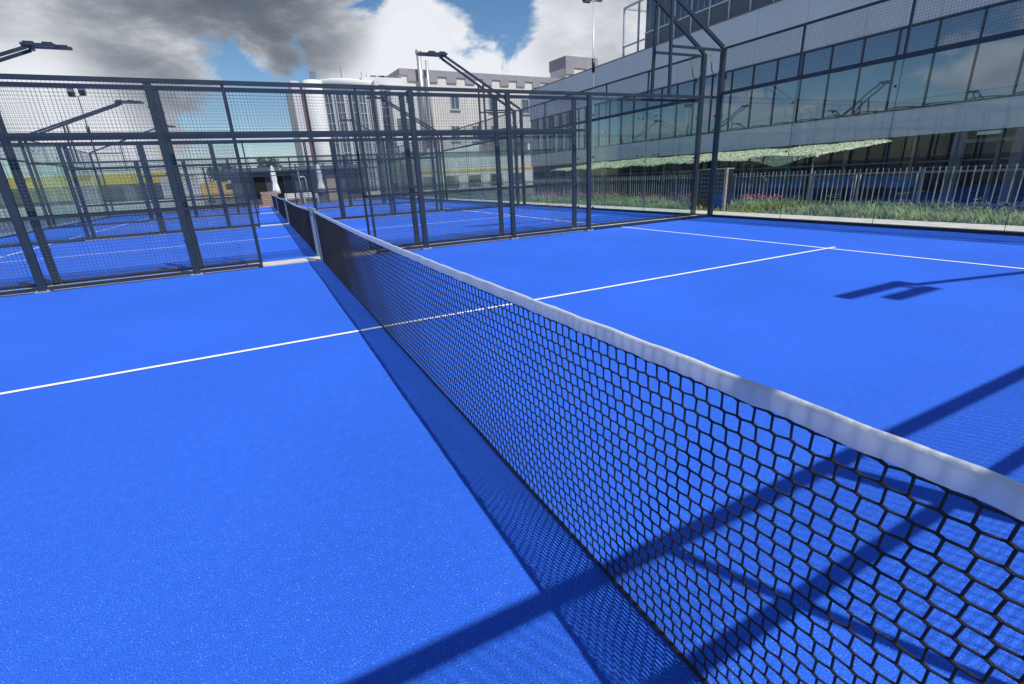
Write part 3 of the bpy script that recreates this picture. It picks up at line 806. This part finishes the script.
# trees beyond the yard
def tree(x, y, h, label, seed):
    rg = random.Random(seed)
    t = empty('broadleaf_tree', label, 'tree', (x, y, -.03), 'trees beyond the yard')
    mb = MB().tube([(0,0,0),(.05,0,h*.3),(0,.08,h*.6)], [.2,.15,.07], 8)
    cl = []
    for k in range(14):
        a = rg.uniform(0,6.28); r_ = rg.uniform(.1,.30)*h; z = h*rg.uniform(.42,.92); r_ *= 1-.7*max(0,(z/h-.6))
        p = Vector((math.cos(a)*r_, math.sin(a)*r_, z)); cl.append((p, h*rg.uniform(.10,.19)))
        mb.tube([(0,.02,h*.35), tuple(p*.6+Vector((0,0,h*.15))), tuple(p)], [.07,.04,.015], 5)
    mb.build('trunk', M['bark'], t)
    lf = MB()
    for p, r_ in cl:
        for _ in range(190):
            d = Vector((rg.gauss(0,1), rg.gauss(0,1), rg.gauss(0,.8))).normalized()*r_*rg.uniform(.35,1.05)
            c = p+d; s = rg.uniform(.09,.2)
            u = Vector((rg.uniform(-1,1), rg.uniform(-1,1), rg.uniform(-1,1))).normalized()*s; v = Vector((rg.uniform(-1,1), rg.uniform(-1,1), rg.uniform(-1,1))).normalized()*s
            lf.add([c-u, c+v*.6, c+u, c-v*.6], [(0,1,2,3)])
    lf.build('crown', M['leaf'], t)
tree(-4.9, 80, 5.4, 'rounded green tree standing behind the yellow van', 2)
tree(1.1, 78, 5.6, 'green tree showing over the roof of the dark bar', 4)

# ------------------------------------------------------------------ camera
cam = bpy.data.cameras.new('Camera'); co = bpy.data.objects.new('Camera', cam); COL.objects.link(co)
cp = (-.820448385, -4.53236521, 1.31786441); yaw, pit, rol, f = .451977231, -.334221841, -.0518988527, 478.167617
d = Vector((math.sin(yaw)*math.cos(pit), math.cos(yaw)*math.cos(pit), math.sin(pit)))
r0 = Vector((math.cos(yaw), -math.sin(yaw), 0)); u0 = r0.cross(d)
r_ = r0*math.cos(rol)+u0*math.sin(rol); u_ = -r0*math.sin(rol)+u0*math.cos(rol)
mw = Matrix((r_, u_, -d)).transposed().to_4x4(); mw.translation = cp
co.matrix_world = mw
cam.sensor_width = 36; cam.lens = f/1024*36; cam.clip_start = .05; cam.clip_end = 2000
SC.camera = co
def pix(x, y): return (d + r_*((x-512)/f) - u_*((y-342)/f)).normalized()

# ------------------------------------------------------------------ sun and sky
to_sun = Vector((.262, -.529, 1)).normalized()
sl = bpy.data.lights.new('Sun', 'SUN'); so = bpy.data.objects.new('Sun', sl); COL.objects.link(so)
sl.energy = 5.0; sl.angle = R(.53); sl.color = (1, .96, .9)
so.rotation_euler = to_sun.to_track_quat('Z', 'Y').to_euler()
w = bpy.data.worlds.new('World'); SC.world = w; w.use_nodes = True
nt = w.node_tree; N, L = nt.nodes, nt.links
bg = N['Background']
sky = N.new('ShaderNodeTexSky'); sky.sky_type = 'NISHITA'; sky.sun_disc = False
sky.sun_elevation = math.asin(to_sun.z); sky.sun_rotation = math.atan2(to_sun.x, to_sun.y)
sky.air_density = 1.0; sky.dust_density = .3; sky.ozone_density = 2.5; sky.altitude = 300
STR = .11
tc = N.new('ShaderNodeTexCoord')
def math_(op, a, b=None):
    n = N.new('ShaderNodeMath'); n.operation = op
    for i, v in enumerate((a, b)):
        if v is None: continue
        if isinstance(v, (int, float)): n.inputs[i].default_value = v
        else: L.new(v, n.inputs[i])
    return n.outputs[0]
def mrange(v, a, b, lo, hi, smooth=True):
    n = N.new('ShaderNodeMapRange'); n.interpolation_type = 'SMOOTHSTEP' if smooth else 'LINEAR'
    for k, x in zip(('From Min','From Max','To Min','To Max'), (a,b,lo,hi)): n.inputs[k].default_value = x
    L.new(v, n.inputs['Value']); return n.outputs['Result']
def nz(scale, detail, rough, off=(0,0,0), st=(1,1,2.4), dist=0):
    mp = N.new('ShaderNodeMapping'); mp.inputs['Location'].default_value = off; mp.inputs['Scale'].default_value = st
    L.new(tc.outputs['Generated'], mp.inputs['Vector'])
    n = N.new('ShaderNodeTexNoise'); n.inputs['Scale'].default_value = scale; n.inputs['Detail'].default_value = detail; n.inputs['Roughness'].default_value = rough
    n.inputs['Distortion'].default_value = dist
    L.new(mp.outputs['Vector'], n.inputs['Vector']); return n.outputs['Fac']
def blob(x, y, deg, wt):
    n = N.new('ShaderNodeVectorMath'); n.operation = 'DOT_PRODUCT'; n.inputs[1].default_value = pix(x, y)
    L.new(tc.outputs['Generated'], n.inputs[0])
    return mrange(n.outputs['Value'], math.cos(R(deg)), 1, 0, wt)
def total(items):
    s = None
    for it in items: s = it if s is None else math_('ADD', s, it)
    return s
puff = nz(6.0, 9, .60, (3.1, .4, 1.7), dist=.5)
def blob_dir(v, deg, wt):
    n = N.new('ShaderNodeVectorMath'); n.operation = 'DOT_PRODUCT'; n.inputs[1].default_value = Vector(v).normalized()
    L.new(tc.outputs['Generated'], n.inputs[0]); return mrange(n.outputs['Value'], math.cos(R(deg)), 1, 0, wt)
cov = total([math_('MULTIPLY', math_('SUBTRACT', puff, .5), 1.5), .36,
    blob(40, 0, 17, .24), blob(190, 5, 15, .28), blob(300, 0, 12, .24), blob(120, 60, 9, .20), blob(10, 60, 10, .20),
    blob(440, 75, 9, .28), blob(510, 64, 8, .24), blob(575, 40, 10, .30), blob(640, 20, 12, .30), blob(375, 84, 7, .22), blob(425, 25, 5, .20),
    blob(50, 120, 8, .05), blob(150, 128, 6, .12), blob(268, 58, 3.2, .34), blob(120, 100, 5, .10),
    blob(215, 88, 7, -.36), blob(285, 74, 6, -.34), blob(250, 125, 9, -.22), blob(478, 18, 7, -.36), blob(390, 32, 4, -.2), blob(525, 2, 6, -.22),
    blob_dir((-.95, .2, .18), 45, .09)])
mask = mrange(cov, .39, .61, 0, 1)
gloom = total([.10, blob(40, -45, 20, .50), blob(190, -40, 19, .52), blob(280, -14, 9, .48), blob(110, 68, 10, -.44), blob(20, 62, 8, -.15), blob(370, 60, 8, -.2), blob(120, 22, 6, .12), blob(60, 125, 9, -.2), blob(620, 45, 10, .14), blob(470, 70, 9, -.1), blob_dir((-.95, .2, .18), 50, .12)])
shade = math_('ADD', math_('MULTIPLY', nz(6, 8, .6, (7, 2, 5), (1,1,2.2), .2), 1.5), math_('MULTIPLY', cov, .35))
thick = mrange(shade, .72, 1.28, .04, 2.5, False)
dk = math_('SUBTRACT', 1.0, math_('POWER', .30, math_('MAXIMUM', math_('MULTIPLY', gloom, thick), 0.0)))
cc = N.new('ShaderNodeMix'); cc.data_type = 'RGBA'
cc.inputs[6].default_value = (.84, .87, .92, 1); cc.inputs[7].default_value = (.105, .130, .172, 1)
L.new(dk, cc.inputs[0])
sc_ = N.new('ShaderNodeVectorMath'); sc_.operation = 'SCALE'; sc_.inputs['Scale'].default_value = STR
hs = N.new('ShaderNodeHueSaturation'); hs.inputs['Saturation'].default_value = 1.2
L.new(sky.outputs[0], hs.inputs['Color']); L.new(hs.outputs['Color'], sc_.inputs[0])
mxw = N.new('ShaderNodeMix'); mxw.data_type = 'RGBA'
L.new(mask, mxw.inputs[0]); L.new(sc_.outputs[0], mxw.inputs[6]); L.new(cc.outputs[2], mxw.inputs[7])
# Background strength stays at STR: colours are divided back by it
dv = N.new('ShaderNodeVectorMath'); dv.operation = 'SCALE'; dv.inputs['Scale'].default_value = 1/STR
L.new(mxw.outputs[2], dv.inputs[0]); L.new(dv.outputs[0], bg.inputs['Color']); bg.inputs['Strength'].default_value = STR

SC.view_settings.view_transform = 'Standard'; SC.view_settings.look = 'None'
SC.view_settings.exposure = 0.0; SC.view_settings.gamma = 1; SC.view_settings.use_curve_mapping = False
cy = SC.cycles
cy.max_bounces = 12; cy.transparent_max_bounces = 32; cy.use_denoising = True
